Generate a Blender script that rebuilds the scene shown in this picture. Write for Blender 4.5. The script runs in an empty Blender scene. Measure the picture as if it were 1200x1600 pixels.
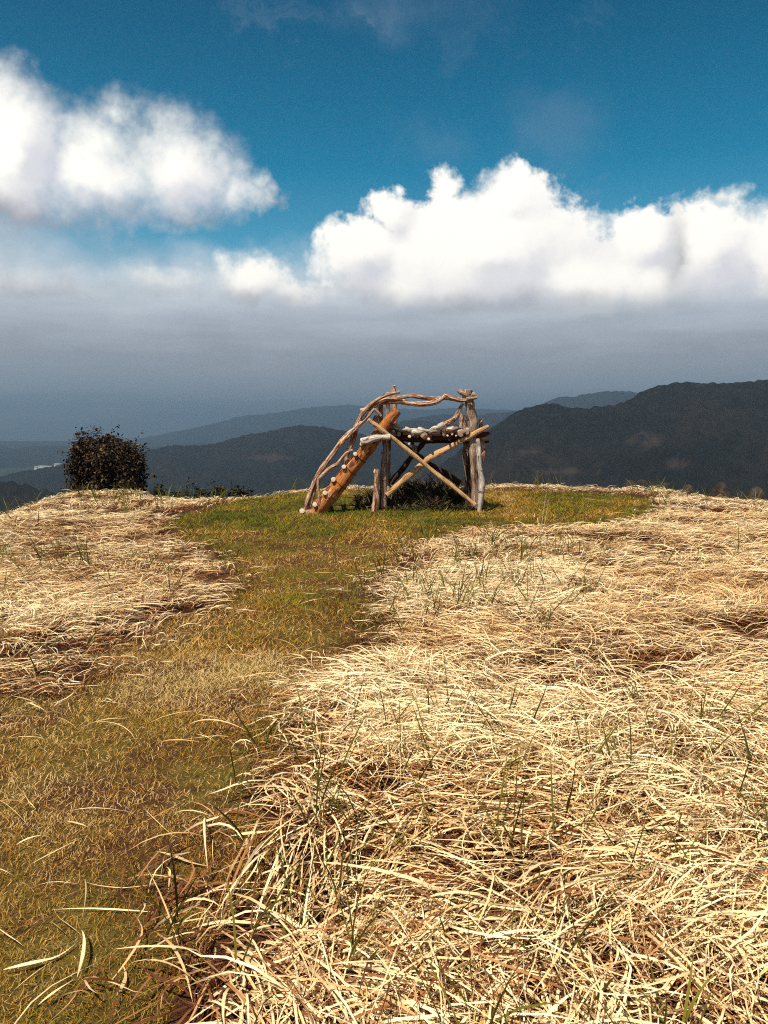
import bpy, math
import numpy as np

# ------------------------------------------------------------------ camera, sky, sun, exposure
scene = bpy.context.scene
col = scene.collection
F_PX, CX, CY, HORIZON = 1256.0, 600.0, 800.0, 660.0      # focal length and centre, in photograph pixels
PITCH = math.atan((CY - HORIZON) / F_PX)
EYE = 1.6
cam_data = bpy.data.cameras.new("camera")
cam_data.sensor_fit = 'VERTICAL'
cam_data.sensor_height = 24.0
cam_data.lens = 24.0 * F_PX / 1600.0
cam_data.clip_start = 0.05
cam_data.clip_end = 60000.0
cam = bpy.data.objects.new("camera", cam_data)
col.objects.link(cam)
cam.location = (0, 0, EYE)
cam.rotation_euler = (math.pi / 2 - PITCH, 0, 0)
scene.camera = cam

SUN_EL, SUN_BACK_LEFT = 60.0, 33.0                        # behind the camera, to its left
sun_vec = np.array([-math.sin(math.radians(SUN_BACK_LEFT)) * math.cos(math.radians(SUN_EL)),
                    -math.cos(math.radians(SUN_BACK_LEFT)) * math.cos(math.radians(SUN_EL)),
                    math.sin(math.radians(SUN_EL))])
SUN_STRENGTH = 4.8
SKY_STRENGTH = 0.1
EXPOSURE = 0.5

scene.view_settings.view_transform = 'Standard'
scene.view_settings.look = 'None'
scene.view_settings.exposure = EXPOSURE
scene.view_settings.gamma = 1.0
scene.view_settings.use_curve_mapping = False
scene.render.engine = 'CYCLES'
cy = scene.cycles
cy.use_denoising = False
cy.pixel_filter_type = 'BLACKMAN_HARRIS'
cy.filter_width = 1.1
cy.denoiser = 'OPENIMAGEDENOISE'
cy.max_bounces = 6
cy.diffuse_bounces = 3
cy.glossy_bounces = 2
cy.transmission_bounces = 3
cy.transparent_max_bounces = 6
cy.volume_bounces = 0
cy.caustics_reflective = False
cy.caustics_refractive = False
cy.sample_clamp_indirect = 4.0


def pix_dir(px, py):
    a, b = (px - CX) / F_PX, -(py - CY) / F_PX
    return np.array([a, math.cos(PITCH) + b * math.sin(PITCH), -math.sin(PITCH) + b * math.cos(PITCH)])


def at_depth(px, py, depth):
    d = pix_dir(px, py)
    return np.array([0, 0, EYE]) + d * (depth / d[1])


def on_plane(px, py, z=0.0):
    d = pix_dir(px, py)
    return np.array([0, 0, EYE]) + d * ((z - EYE) / d[2])


def az_el(px, py):
    d = pix_dir(px, py)
    return math.degrees(math.atan2(d[0], d[1])), math.degrees(math.atan2(d[2], math.hypot(d[0], d[1])))


class S:
    """a node socket with arithmetic, to write node maths as expressions"""
    tree = None

    def __init__(self, sock):
        self.s = sock

    @staticmethod
    def m(op, *ins, clamp=False):
        n = S.tree.nodes.new('ShaderNodeMath')
        n.operation = op
        n.use_clamp = clamp
        for i, v in enumerate(ins):
            if isinstance(v, S):
                S.tree.links.new(v.s, n.inputs[i])
            else:
                n.inputs[i].default_value = v
        return S(n.outputs[0])

    def __add__(self, o): return S.m('ADD', self, o)
    def __radd__(self, o): return S.m('ADD', o, self)
    def __sub__(self, o): return S.m('SUBTRACT', self, o)
    def __rsub__(self, o): return S.m('SUBTRACT', o, self)
    def __mul__(self, o): return S.m('MULTIPLY', self, o)
    def __rmul__(self, o): return S.m('MULTIPLY', o, self)
    def __truediv__(self, o): return S.m('DIVIDE', self, o)


def s_smooth(v, a, b):
    n = S.tree.nodes.new('ShaderNodeMapRange')
    n.interpolation_type = 'SMOOTHSTEP'
    S.tree.links.new(v.s, n.inputs['Value'])
    n.inputs['From Min'].default_value = a
    n.inputs['From Max'].default_value = b
    return S(n.outputs['Result'])


def s_xyz(x, y, z=0.0):
    n = S.tree.nodes.new('ShaderNodeCombineXYZ')
    for i, v in enumerate((x, y, z)):
        if isinstance(v, S):
            S.tree.links.new(v.s, n.inputs[i])
        else:
            n.inputs[i].default_value = v
    return S(n.outputs[0])


def s_noise(vec, scale, detail=5.0, rough=0.55, color=False, lac=2.0, dist=0.0):
    n = S.tree.nodes.new('ShaderNodeTexNoise')
    n.noise_dimensions = '3D'
    S.tree.links.new(vec.s, n.inputs['Vector'])
    n.inputs['Scale'].default_value = scale
    n.inputs['Detail'].default_value = detail
    n.inputs['Roughness'].default_value = rough
    n.inputs['Lacunarity'].default_value = lac
    n.inputs['Distortion'].default_value = dist
    return S(n.outputs['Color' if color else 'Fac'])


def s_mix(f, a, b):
    n = S.tree.nodes.new('ShaderNodeMix')
    n.data_type = 'RGBA'
    for sock, v in ((n.inputs['Factor'], f), (n.inputs['A'] if False else n.inputs[6], a), (n.inputs[7], b)):
        if isinstance(v, S):
            S.tree.links.new(v.s, sock)
        elif isinstance(v, (int, float)):
            sock.default_value = v
        else:
            sock.default_value = (*v, 1.0)
    return S(n.outputs[2])


def s_ramp(fac, stops, interp='LINEAR'):
    n = S.tree.nodes.new('ShaderNodeValToRGB')
    n.color_ramp.interpolation = interp
    e = n.color_ramp.elements
    while len(e) < len(stops):
        e.new(0.5)
    for el, (p, c) in zip(e, stops):
        el.position = p
        el.color = (*c, 1.0)
    S.tree.links.new(fac.s, n.inputs[0])
    return S(n.outputs[0])


def s_sep(v):
    n = S.tree.nodes.new('ShaderNodeSeparateXYZ')
    S.tree.links.new(v.s, n.inputs[0])
    return [S(o) for o in n.outputs]


def srgb(r, g, b):
    return tuple(((c / 255) / 12.92 if c / 255 <= 0.04045 else ((c / 255 + 0.055) / 1.055) ** 2.4) for c in (r, g, b))


def blob_field(p, blobs, k=0.45):
    """smooth union of ellipses (px, py, rx, ry) given in photograph pixels; about degrees inside the edge"""
    out = None
    for (bx, by, rx, ry) in blobs:
        ca, ce = az_el(bx, by)
        ra, re = rx / F_PX * 57.3, ry / F_PX * 57.3
        n = S.tree.nodes.new('ShaderNodeVectorMath')
        n.operation = 'MULTIPLY_ADD'
        S.tree.links.new(p.s, n.inputs[0])
        n.inputs[1].default_value = (1 / ra, 1 / re, 0)
        n.inputs[2].default_value = (-ca / ra, -ce / re, 0)
        l = S.tree.nodes.new('ShaderNodeVectorMath')
        l.operation = 'LENGTH'
        S.tree.links.new(n.outputs[0], l.inputs[0])
        f = (1.0 - S(l.outputs['Value'])) * min(ra, re)
        out = f if out is None else S.m('SMOOTH_MAX', out, f, k)
    return out


world = bpy.data.worlds.new("World")
scene.world = world
world.use_nodes = True
S.tree = nt = world.node_tree
nt.nodes.clear()
w_out = nt.nodes.new('ShaderNodeOutputWorld')
w_bg = nt.nodes.new('ShaderNodeBackground')
w_bg.inputs['Strength'].default_value = SKY_STRENGTH
sky = nt.nodes.new('ShaderNodeTexSky')
sky.sky_type = 'NISHITA'
sky.sun_disc = False
sky.sun_elevation = math.radians(SUN_EL)
sky.sun_rotation = math.atan2(sun_vec[0], sun_vec[1])
sky.altitude = 900
sky.air_density = 1.0
sky.dust_density = 0.3
sky.ozone_density = 3.0
tc = nt.nodes.new('ShaderNodeTexCoord')
V = S(tc.outputs['Generated'])
vx, vy, vz = s_sep(V)
az = S.m('ARCTAN2', vx, vy) * 57.29578
el = S.m('ARCSINE', vz) * 57.29578
azp = S.m('PINGPONG', az + 30.0, 60.0) - 30.0          # the same family of clouds goes on all round
warp = s_noise(V, 13.0, 5.0, 0.58, color=True)
wx, wy, wz = s_sep(warp)
fine = s_noise(V, 55.0, 4.0, 0.6)
soft = s_noise(V, 6.0, 3.0, 0.5)
mid = s_noise(V, 24.0, 5.0, 0.6)
p = s_xyz(azp + (wx - 0.5) * 3.4, el + (wy - 0.5) * 3.0)
CUMULUS = [(770, 395, 190, 105), (800, 325, 85, 60), (688, 290, 34, 36), (612, 330, 48, 40), (560, 400, 92, 58), (885, 432, 112, 70),
           (1005, 378, 70, 62), (1115, 392, 108, 80), (1245, 395, 110, 88), (990, 445, 190, 52), (700, 448, 230, 42), (1140, 300, 22, 18),
           (5, 235, 118, 110), (180, 190, 42, 44), (275, 262, 112, 84), (352, 292, 70, 42), (130, 275, 170, 84), (150, 235, 80, 62), (-90, 250, 120, 105), (408, 306, 34, 20),
           (400, 432, 70, 44), (350, 402, 22, 22), (452, 458, 56, 32), (506, 445, 30, 20), (245, 438, 100, 32), (40, 446, 150, 28)]
GREY = [(720, 485, 250, 22), (560, 474, 70, 18), (1100, 482, 170, 18), (300, 480, 200, 34), (60, 480, 170, 44), (150, 440, 120, 14),
        (60, 350, 150, 26), (300, 338, 130, 18), (430, 312, 36, 26), (-80, 350, 150, 50), (1060, 400, 16, 60)]
MAIN = [(770, 385, 190, 105), (800, 310, 85, 62), (612, 322, 52, 44), (560, 395, 95, 62), (1005, 368, 72, 66), (1115, 385, 110, 84), (1245, 385, 110, 92),
        (15, 215, 120, 115), (275, 250, 112, 92), (130, 275, 170, 76), (400, 428, 72, 48), (245, 432, 100, 36)]
Fc = blob_field(p, CUMULUS)
width = 0.65 + s_smooth(soft, 0.42, 0.62) * 1.0 + s_smooth(azp, -5.0, -12.0) * (0.5 + s_smooth(el, 12.0, 14.5) * 1.5)
edge = S.m('DIVIDE', Fc + (fine - 0.5) * 1.7 + (mid - 0.5) * 1.6 - 0.12, width)
a_cum = s_smooth(edge, -0.15, 1.0) * s_smooth(el + (mid - 0.5) * 2.5, 6.6, 9.4)
Fg = blob_field(p, GREY, 1.0)
grey = s_smooth(Fg + (mid - 0.5) * 1.4, -0.6, 1.3)
up = blob_field(s_xyz(azp + (wx - 0.5) * 3.4 - 0.7, el + (wy - 0.5) * 3.0 + 1.3), MAIN)
relief = s_smooth((Fc - up) + (mid - 0.5) * 1.5, -1.6, 0.9)
streak = s_noise(s_xyz(az * 0.10, el * 0.75, wz * 1.2), 1.0, 5.0, 0.55)
K = 1.0 / (SKY_STRENGTH * 2 ** EXPOSURE)
def kc(r, g, b, m=1.0): return tuple(c * K * m for c in srgb(r, g, b))
white = s_mix(relief, kc(226, 226, 232, 1.05), kc(255, 251, 242, 1.25))
cumcol = s_mix(grey * 0.9, white, kc(158, 160, 170))
bank_t = S.m('DIVIDE', el + (streak - 0.5) * 4.6 + (mid - 0.5) * 0.8, 12.0)
bankcol = s_ramp(bank_t, [(0.0, kc(126, 143, 159)), (0.15, kc(152, 166, 180)), (0.38, kc(164, 170, 180)), (0.58, kc(188, 197, 207)), (0.8, kc(218, 226, 233)), (1.0, kc(226, 232, 239))])
a_bank = 1.0 - s_smooth(el + (mid - 0.5) * 3.0 + (soft - 0.5) * 6.0, 8.6, 12.6)
tint = nt.nodes.new('ShaderNodeMix'); tint.data_type = 'RGBA'; tint.blend_type = 'MULTIPLY'
tint.inputs['Factor'].default_value = 1.0
nt.links.new(sky.outputs[0], tint.inputs[6])
deep = s_ramp(el / 40.0, [(0.25, (0.36, 0.86, 0.80)), (0.42, (0.04, 0.60, 0.63)), (0.70, (0.002, 0.35, 0.41))])
nt.links.new(deep.s, tint.inputs[7])
skycol = S(tint.outputs[2])
wisp = s_smooth(s_noise(s_xyz(az * 0.11 + wx * 1.2, el * 0.16 + wy * 1.2, 3.3), 1.0, 6.0, 0.62), 0.56, 0.85) * s_smooth(el, 8.0, 14.0) * 0.42
skycol = s_mix(wisp, skycol, kc(150, 165, 185))
veil = s_smooth(blob_field(p, [(-20, 395, 130, 75), (70, 445, 200, 60), (230, 425, 120, 36)], 0.8) + (mid - 0.5) * 2.5, -1.4, 2.6) * 0.65
skycol = s_mix(veil, skycol, kc(192, 200, 209))
faint = s_smooth(blob_field(p, [(868, 208, 75, 52), (690, 222, 50, 22), (650, 20, 90, 26)], 0.5) + (mid - 0.5) * 4.0, -1.2, 2.2) * 0.16
skycol = s_mix(faint, skycol, kc(150, 165, 185))
c1 = s_mix(a_bank, skycol, bankcol)
c2 = s_mix(a_cum, c1, cumcol)
nt.links.new(c2.s, w_bg.inputs['Color'])
nt.links.new(w_bg.outputs[0], w_out.inputs[0])
world.cycles.sampling_method = 'MANUAL'
world.cycles.sample_map_resolution = 512

sun_data = bpy.data.lights.new("sun", 'SUN')
sun_data.energy = SUN_STRENGTH
sun_data.angle = math.radians(0.53)
sun_data.color = (1.0, 0.915, 0.78)
sun = bpy.data.objects.new("sun", sun_data)
col.objects.link(sun)
from mathutils import Vector
sun.rotation_euler = Vector(sun_vec).to_track_quat('Z', 'Y').to_euler()

# ------------------------------------------------------------------ helpers
RNG = np.random.default_rng(11)


def tag(o, label=None, cat=None, group=None, kind=None):
    if label: o["label"] = label
    if cat: o["category"] = cat
    if group: o["group"] = group
    if kind: o["kind"] = kind
    return o


def empty(name, loc, parent=None):
    o = bpy.data.objects.new(name, None)
    o.empty_display_size = 0.2
    o.location = loc
    col.objects.link(o)
    if parent is not None:
        o.parent = parent
        o.matrix_parent_inverse.identity()
        o.location = Vector(loc) - parent_world(parent)
    return o


def parent_world(o):
    v = Vector((0, 0, 0))
    while o is not None:
        v = v + o.location
        o = o.parent
    return v


def mesh_from_arrays(name, verts, faces, mats, parent=None, attrs=None, mat_index=None, smooth=False):
    """verts (n,3) world coordinates, faces (m,k) all of one size or a list of such arrays"""
    verts = np.asarray(verts, dtype=np.float32)
    if parent is not None:
        verts = verts - np.array(parent_world(parent), dtype=np.float32)
    if not isinstance(faces, list):
        faces = [faces]
    faces = [np.asarray(f, dtype=np.int32) for f in faces if len(f)]
    me = bpy.data.meshes.new(name)
    me.vertices.add(len(verts))
    me.vertices.foreach_set("co", verts.ravel())
    loops = np.concatenate([f.ravel() for f in faces])
    sizes = np.concatenate([np.full(len(f), f.shape[1], dtype=np.int32) for f in faces])
    starts = np.concatenate([[0], np.cumsum(sizes)[:-1]]).astype(np.int32)
    me.loops.add(len(loops))
    me.loops.foreach_set("vertex_index", loops)
    me.polygons.add(len(sizes))
    me.polygons.foreach_set("loop_start", starts)
    me.polygons.foreach_set("loop_total", sizes)
    if mat_index is not None:
        me.polygons.foreach_set("material_index", np.asarray(mat_index, dtype=np.int32))
    if smooth is not False:
        sm = np.ones(len(sizes), dtype=bool) if smooth is True else np.asarray(smooth, dtype=bool)
        me.polygons.foreach_set("use_smooth", sm)
    for k, v in (attrs or {}).items():
        v = np.asarray(v, dtype=np.float32)
        if v.ndim == 1:
            a = me.attributes.new(k, 'FLOAT', 'POINT')
            a.data.foreach_set("value", v)
        else:
            a = me.attributes.new(k, 'FLOAT_VECTOR', 'POINT')
            a.data.foreach_set("vector", v.ravel())
    for m in (mats if isinstance(mats, (list, tuple)) else [mats]):
        me.materials.append(m)
    me.update(calc_edges=True)
    o = bpy.data.objects.new(name, me)
    col.objects.link(o)
    if parent is not None:
        o.parent = parent
    return o


def _hash2(ix, iy, seed):
    h = (ix.astype(np.int64) * 374761393 + iy.astype(np.int64) * 668265263 + seed * 2147483647 + 1013904223) & 0xFFFFFFFF
    h = ((h ^ (h >> 13)) * 1274126177) & 0xFFFFFFFF
    h = h ^ (h >> 16)
    return (h & 0xFFFFFF) / float(0xFFFFFF)


def vnoise(x, y, seed=0):
    x = np.asarray(x, float); y = np.asarray(y, float)
    ix, iy = np.floor(x), np.floor(y)
    fx, fy = x - ix, y - iy
    fx = fx * fx * (3 - 2 * fx); fy = fy * fy * (3 - 2 * fy)
    a = _hash2(ix, iy, seed); b = _hash2(ix + 1, iy, seed); c = _hash2(ix, iy + 1, seed); d = _hash2(ix + 1, iy + 1, seed)
    return (a + (b - a) * fx) * (1 - fy) + (c + (d - c) * fx) * fy


def fbm(x, y, seed=0, octv=4, gain=0.5):
    s, amp, tot = 0.0, 1.0, 0.0
    for o in range(octv):
        s = s + amp * vnoise(x * 2 ** o + 17.3 * o, y * 2 ** o - 9.1 * o, seed + o)
        tot += amp
        amp *= gain
    return s / tot


# ------------------------------------------------------------------ materials
def new_mat(name):
    m = bpy.data.materials.new(name)
    m.use_nodes = True
    S.tree = m.node_tree
    m.node_tree.nodes.clear()
    return m


def s_attr(name, out='Fac'):
    n = S.tree.nodes.new('ShaderNodeAttribute')
    n.attribute_name = name
    return S(n.outputs[out])


def finish(color, rough=0.8, spec=0.25, bump=None, bump_dist=0.01, translucent=0.0, bump_strength=1.0):
    t = S.tree
    b = t.nodes.new('ShaderNodeBsdfPrincipled')
    if isinstance(color, S):
        t.links.new(color.s, b.inputs['Base Color'])
    else:
        b.inputs['Base Color'].default_value = (*color, 1)
    b.inputs['Roughness'].default_value = rough
    b.inputs['Specular IOR Level'].default_value = spec
    if bump is not None:
        n = t.nodes.new('ShaderNodeBump')
        n.inputs['Distance'].default_value = bump_dist
        n.inputs['Strength'].default_value = bump_strength
        t.links.new(bump.s, n.inputs['Height'])
        t.links.new(n.outputs[0], b.inputs['Normal'])
    out = t.nodes.new('ShaderNodeOutputMaterial')
    if translucent > 0:
        tr = t.nodes.new('ShaderNodeBsdfTranslucent')
        if isinstance(color, S):
            t.links.new(color.s, tr.inputs['Color'])
        else:
            tr.inputs['Color'].default_value = (*color, 1)
        mx = t.nodes.new('ShaderNodeMixShader')
        mx.inputs[0].default_value = translucent
        t.links.new(b.outputs[0], mx.inputs[1])
        t.links.new(tr.outputs[0], mx.inputs[2])
        t.links.new(mx.outputs[0], out.inputs[0])
    else:
        t.links.new(b.outputs[0], out.inputs[0])


def obj_coord():
    n = S.tree.nodes.new('ShaderNodeNewGeometry')
    return S(n.outputs['Position'])


M = {}
# dry straw: hue by the blade, tip paler than root; warm shadow redness painted into the roots
M['straw'] = new_mat("dry_straw")
rnd, along = s_attr('rnd'), s_attr('along')
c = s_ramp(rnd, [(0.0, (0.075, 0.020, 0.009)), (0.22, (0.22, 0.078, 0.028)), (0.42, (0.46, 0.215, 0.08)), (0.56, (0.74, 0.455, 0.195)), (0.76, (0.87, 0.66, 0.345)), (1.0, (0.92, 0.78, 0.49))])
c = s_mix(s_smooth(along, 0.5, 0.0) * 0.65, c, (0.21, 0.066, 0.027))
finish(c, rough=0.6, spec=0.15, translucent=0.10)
M['blade_green'] = new_mat("green_blade")
rnd = s_attr('rnd')
finish(s_ramp(rnd, [(0.0, (0.05, 0.045, 0.008)), (0.45, (0.11, 0.11, 0.012)), (0.8, (0.21, 0.18, 0.025)), (1.0, (0.34, 0.26, 0.06))]), rough=0.6, spec=0.12, translucent=0.3)
M['turf'] = new_mat("turf_blade")
rnd = s_attr('rnd')
finish(s_ramp(rnd, [(0.0, (0.075, 0.10, 0.008)), (0.25, (0.18, 0.18, 0.012)), (0.46, (0.33, 0.22, 0.02)), (0.64, (0.42, 0.18, 0.028)), (0.84, (0.55, 0.32, 0.08)), (1.0, (0.74, 0.52, 0.22))]), rough=0.7, spec=0.1, translucent=0.2)
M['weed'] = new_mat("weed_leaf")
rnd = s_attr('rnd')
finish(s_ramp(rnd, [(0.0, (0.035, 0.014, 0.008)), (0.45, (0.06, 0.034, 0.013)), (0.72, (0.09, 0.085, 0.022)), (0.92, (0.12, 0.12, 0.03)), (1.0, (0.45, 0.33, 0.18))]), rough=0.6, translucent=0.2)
M['stalk'] = new_mat("dry_stalk")
rnd = s_attr('rnd')
finish(s_ramp(rnd, [(0.0, (0.10, 0.05, 0.025)), (0.5, (0.35, 0.22, 0.11)), (1.0, (0.75, 0.6, 0.38))]), rough=0.6)

# the ground: soil and thatch on the hilltop, wooded slopes further off
M['ground'] = new_mat("ground_soil")
P = obj_coord()
far = s_attr('far'); path = s_attr('path')
n1 = s_noise(P, 1.6, 6.0, 0.6); n2 = s_noise(P, 14.0, 6.0, 0.65); n3 = s_noise(P, 90.0, 3.0, 0.6)
soil = s_ramp(n2 * 0.6 + n3 * 0.4, [(0.28, (0.02, 0.007, 0.004)), (0.5, (0.075, 0.028, 0.013)), (0.70, (0.20, 0.09, 0.038))])
thin = s_ramp(n3 * 0.5 + n2 * 0.5, [(0.3, (0.035, 0.024, 0.006)), (0.52, (0.12, 0.085, 0.016)), (0.72, (0.28, 0.18, 0.045))])
pathcol = s_mix(s_smooth(n1, 0.38, 0.62), soil, thin)
thatch = s_ramp(n2 * 0.5 + n3 * 0.5, [(0.3, (0.025, 0.008, 0.004)), (0.55, (0.07, 0.026, 0.012)), (0.75, (0.20, 0.10, 0.045))])
nearcol = s_mix(path, thatch, pathcol)
nf = s_noise(P, 0.0035, 8.0, 0.6)
farcol = s_ramp(nf, [(0.35, (0.018, 0.024, 0.014)), (0.55, (0.034, 0.038, 0.020)), (0.66, (0.10, 0.085, 0.05)), (0.75, (0.18, 0.15, 0.10))])
finish(s_mix(far, nearcol, farcol), rough=0.95, spec=0.1, bump=n2 + n3 * 0.5, bump_dist=0.03)

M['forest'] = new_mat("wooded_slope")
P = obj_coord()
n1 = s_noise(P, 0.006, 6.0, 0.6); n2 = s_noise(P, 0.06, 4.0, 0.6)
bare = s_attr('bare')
fc = s_ramp(n1 * 0.6 + n2 * 0.4, [(0.3, (0.005, 0.0055, 0.006)), (0.5, (0.009, 0.009, 0.0085)), (0.64, (0.019, 0.015, 0.012)), (0.75, (0.032, 0.024, 0.018))])  # base colour darkened to stand in for cloud shadow over the slopes
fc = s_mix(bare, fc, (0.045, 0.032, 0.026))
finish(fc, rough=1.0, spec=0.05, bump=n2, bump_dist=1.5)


def wood(name, stops, streak=9.0, fine_s=40.0, bark=(0.05, 0.02, 0.012), bark_t=0.60, pale=(0.7, 0.58, 0.44), pale_t=0.64, rough=0.75):
    """timber: long grain streaks, patches of bark left on, pale scars and dark cracks"""
    m = new_mat(name)
    an = S.tree.nodes.new('ShaderNodeAttribute'); an.attribute_name = 'grain'
    co = S(an.outputs['Vector'])
    gx, gy, gz = s_sep(co)
    lng = s_xyz(gx, gy, gz * 0.15)
    pat = s_xyz(gx, gy, gz * 1.6)
    a = s_noise(lng, streak, 5.0, 0.7)
    b = s_noise(lng, fine_s, 4.0, 0.65)
    k = s_noise(pat, 3.2, 5.0, 0.62)
    k2 = s_noise(s_xyz(gx + 7.7, gy, gz * 1.1), 5.0, 5.0, 0.65)
    cc = s_ramp(a * 0.6 + b * 0.4, stops)
    cc = s_mix(s_smooth(k2, pale_t, pale_t + 0.05) * 0.85, cc, pale)
    cc = s_mix(s_smooth(k, bark_t, bark_t + 0.04) * 0.9, cc, bark)
    cc = s_mix(s_smooth(b, 0.40, 0.30) * 0.8, cc, (0.02, 0.009, 0.006))
    finish(cc, rough=rough, spec=0.2, bump=a * 0.5 + b * 0.3 + k * 0.4, bump_dist=0.03)
    M[name] = m


wood('wood_orange', [(0.34, (0.06, 0.014, 0.006)), (0.44, (0.27, 0.075, 0.018)), (0.55, (0.44, 0.15, 0.035)), (0.68, (0.64, 0.31, 0.10))], streak=6.0, bark=(0.09, 0.022, 0.010), bark_t=0.54, pale=(0.68, 0.40, 0.17), pale_t=0.58)
wood('wood_honey', [(0.32, (0.16, 0.055, 0.022)), (0.43, (0.46, 0.23, 0.085)), (0.56, (0.66, 0.41, 0.19)), (0.70, (0.80, 0.62, 0.38))], bark=(0.15, 0.05, 0.02), bark_t=0.57, pale=(0.8, 0.66, 0.45), pale_t=0.57)
wood('wood_grey', [(0.32, (0.035, 0.014, 0.009)), (0.43, (0.18, 0.095, 0.06)), (0.55, (0.40, 0.27, 0.185)), (0.70, (0.66, 0.54, 0.42))], streak=7.0, bark=(0.075, 0.03, 0.018), bark_t=0.54, pale=(0.75, 0.67, 0.55), pale_t=0.58)
wood('wood_silver', [(0.32, (0.10, 0.055, 0.038)), (0.46, (0.46, 0.37, 0.29)), (0.66, (0.78, 0.70, 0.60))], streak=8.0, bark=(0.10, 0.045, 0.03), bark_t=0.57, pale=(0.84, 0.78, 0.68), pale_t=0.55)
wood('wood_branch', [(0.32, (0.06, 0.018, 0.010)), (0.45, (0.21, 0.07, 0.036)), (0.56, (0.40, 0.19, 0.10)), (0.70, (0.68, 0.46, 0.30))], streak=6.0, bark=(0.07, 0.022, 0.012), bark_t=0.55, pale=(0.78, 0.58, 0.41), pale_t=0.50)
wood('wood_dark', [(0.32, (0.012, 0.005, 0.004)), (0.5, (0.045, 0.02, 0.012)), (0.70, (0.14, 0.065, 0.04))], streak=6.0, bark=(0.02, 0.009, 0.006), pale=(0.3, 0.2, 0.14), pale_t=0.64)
M['cut'] = new_mat("sawn_end")
nn = s_noise(obj_coord(), 60.0, 4.0, 0.6)
finish(s_ramp(nn, [(0.3, (0.45, 0.33, 0.21)), (0.55, (0.72, 0.60, 0.44)), (0.75, (0.82, 0.74, 0.60))]), rough=0.8, spec=0.15)
M['wire'] = new_mat("rusty_wire")
finish((0.025, 0.014, 0.010), rough=0.5, spec=0.4)
M['copper_leaf'] = new_mat("copper_leaf")
rnd = s_attr('rnd')
finish(s_ramp(rnd, [(0.0, (0.018, 0.009, 0.005)), (0.6, (0.04, 0.022, 0.011)), (0.9, (0.075, 0.045, 0.02)), (1.0, (0.16, 0.10, 0.05))]), rough=0.6, spec=0.15, translucent=0.1)
M['shrub_leaf'] = new_mat("shrub_leaf")
rnd = s_attr('rnd')
finish(s_ramp(rnd, [(0.0, (0.016, 0.018, 0.009)), (0.7, (0.035, 0.036, 0.016)), (1.0, (0.08, 0.06, 0.03))]), rough=0.7, spec=0.1)
M['bark'] = new_mat("shrub_bark")
finish(s_ramp(s_noise(obj_coord(), 25.0, 4.0, 0.6), [(0.3, (0.03, 0.018, 0.012)), (0.7, (0.10, 0.065, 0.045))]), rough=0.9)
M['rock'] = new_mat("boulder_stone")
nn = s_noise(obj_coord(), 3.0, 6.0, 0.65)
finish(s_ramp(nn, [(0.3, (0.012, 0.009, 0.008)), (0.5, (0.03, 0.022, 0.019)), (0.7, (0.085, 0.062, 0.052))]), rough=0.95, bump=nn, bump_dist=0.1)
M['render_white'] = new_mat("pale_render")
finish(s_ramp(s_noise(obj_coord(), 0.2, 3.0, 0.5), [(0.3, (0.62, 0.6, 0.57)), (0.7, (0.8, 0.79, 0.76))]), rough=0.9)
M['roof_tile'] = new_mat("far_roof")
finish(s_ramp(s_noise(obj_coord(), 0.3, 3.0, 0.5), [(0.3, (0.35, 0.32, 0.3)), (0.7, (0.5, 0.46, 0.44))]), rough=0.9)

# ------------------------------------------------------------------ the hilltop and the valley
CREST = [(-700, 905), (-300, 850), (0, 792), (40, 781), (80, 771), (120, 762), (170, 757), (215, 759), (250, 769), (300, 771), (350, 770), (400, 764), (450, 756), (500, 753), (600, 751),
         (700, 749), (800, 748), (900, 751), (1000, 757), (1100, 764), (1200, 773), (1500, 800), (1900, 850)]
STRAW_TOP = 0.20
_cd = []
for (cx_, cy_) in CREST:
    d_ = pix_dir(cx_, cy_)
    _cd.append((math.degrees(math.atan2(d_[0], d_[1])), (EYE - STRAW_TOP) * math.hypot(d_[0], d_[1]) / -d_[2]))
_cd = [(-180, 24), (-90, 16), (-60, 11)] + _cd + [(60, 12), (90, 16), (180, 24)]
_cd.sort()
CR_A = np.array([a for a, d in _cd]); CR_D = np.array([d for a, d in _cd])
VALLEY = -220.0


def crest_dist(x, y):
    return np.interp(np.degrees(np.arctan2(x, y)), CR_A, CR_D)


def ground_z(x, y):
    x = np.asarray(x, float); y = np.asarray(y, float)
    d = np.hypot(x, y)
    t = np.maximum(0.0, d - crest_dist(x, y) + 0.6)
    drop = 0.42 * (np.sqrt(t * t + 9.0) - 3.0)
    h = VALLEY * (1.0 - np.exp(-drop / -VALLEY))
    und = 0.05 * (fbm(x * 0.5, y * 0.5, 3, 2) - 0.5) + 0.05 * (fbm(x * 1.6, y * 1.6, 5, 2) - 0.5)
    return h + und * np.exp(-t * 0.05)


# worn green path and the turf round the platform (outline in photograph pixels, laid on the ground)
PATH_PX = [(190, 1600), (240, 1545), (285, 1490), (300, 1400), (365, 1330), (395, 1280), (415, 1200), (425, 1140), (440, 1090), (515, 1050), (545, 1000), (556, 950), (566, 905),
           (600, 872), (660, 848), (720, 829), (800, 822), (900, 829), (970, 820), (1020, 800), (1010, 780), (930, 771), (800, 764), (700, 762), (600, 762), (480, 766), (420, 772),
           (340, 792), (270, 812), (290, 838), (345, 862), (370, 900), (350, 935), (250, 985), (200, 1010), (150, 1060), (100, 1088), (-40, 1100), (-300, 1110), (-700, 1150)]
PATH = np.array([on_plane(a, b)[:2] for a, b in PATH_PX] + [(-4.5, 1.0), (-3.0, -3.0), (-0.4, -3.0), (-0.55, 0.8)])


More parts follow.
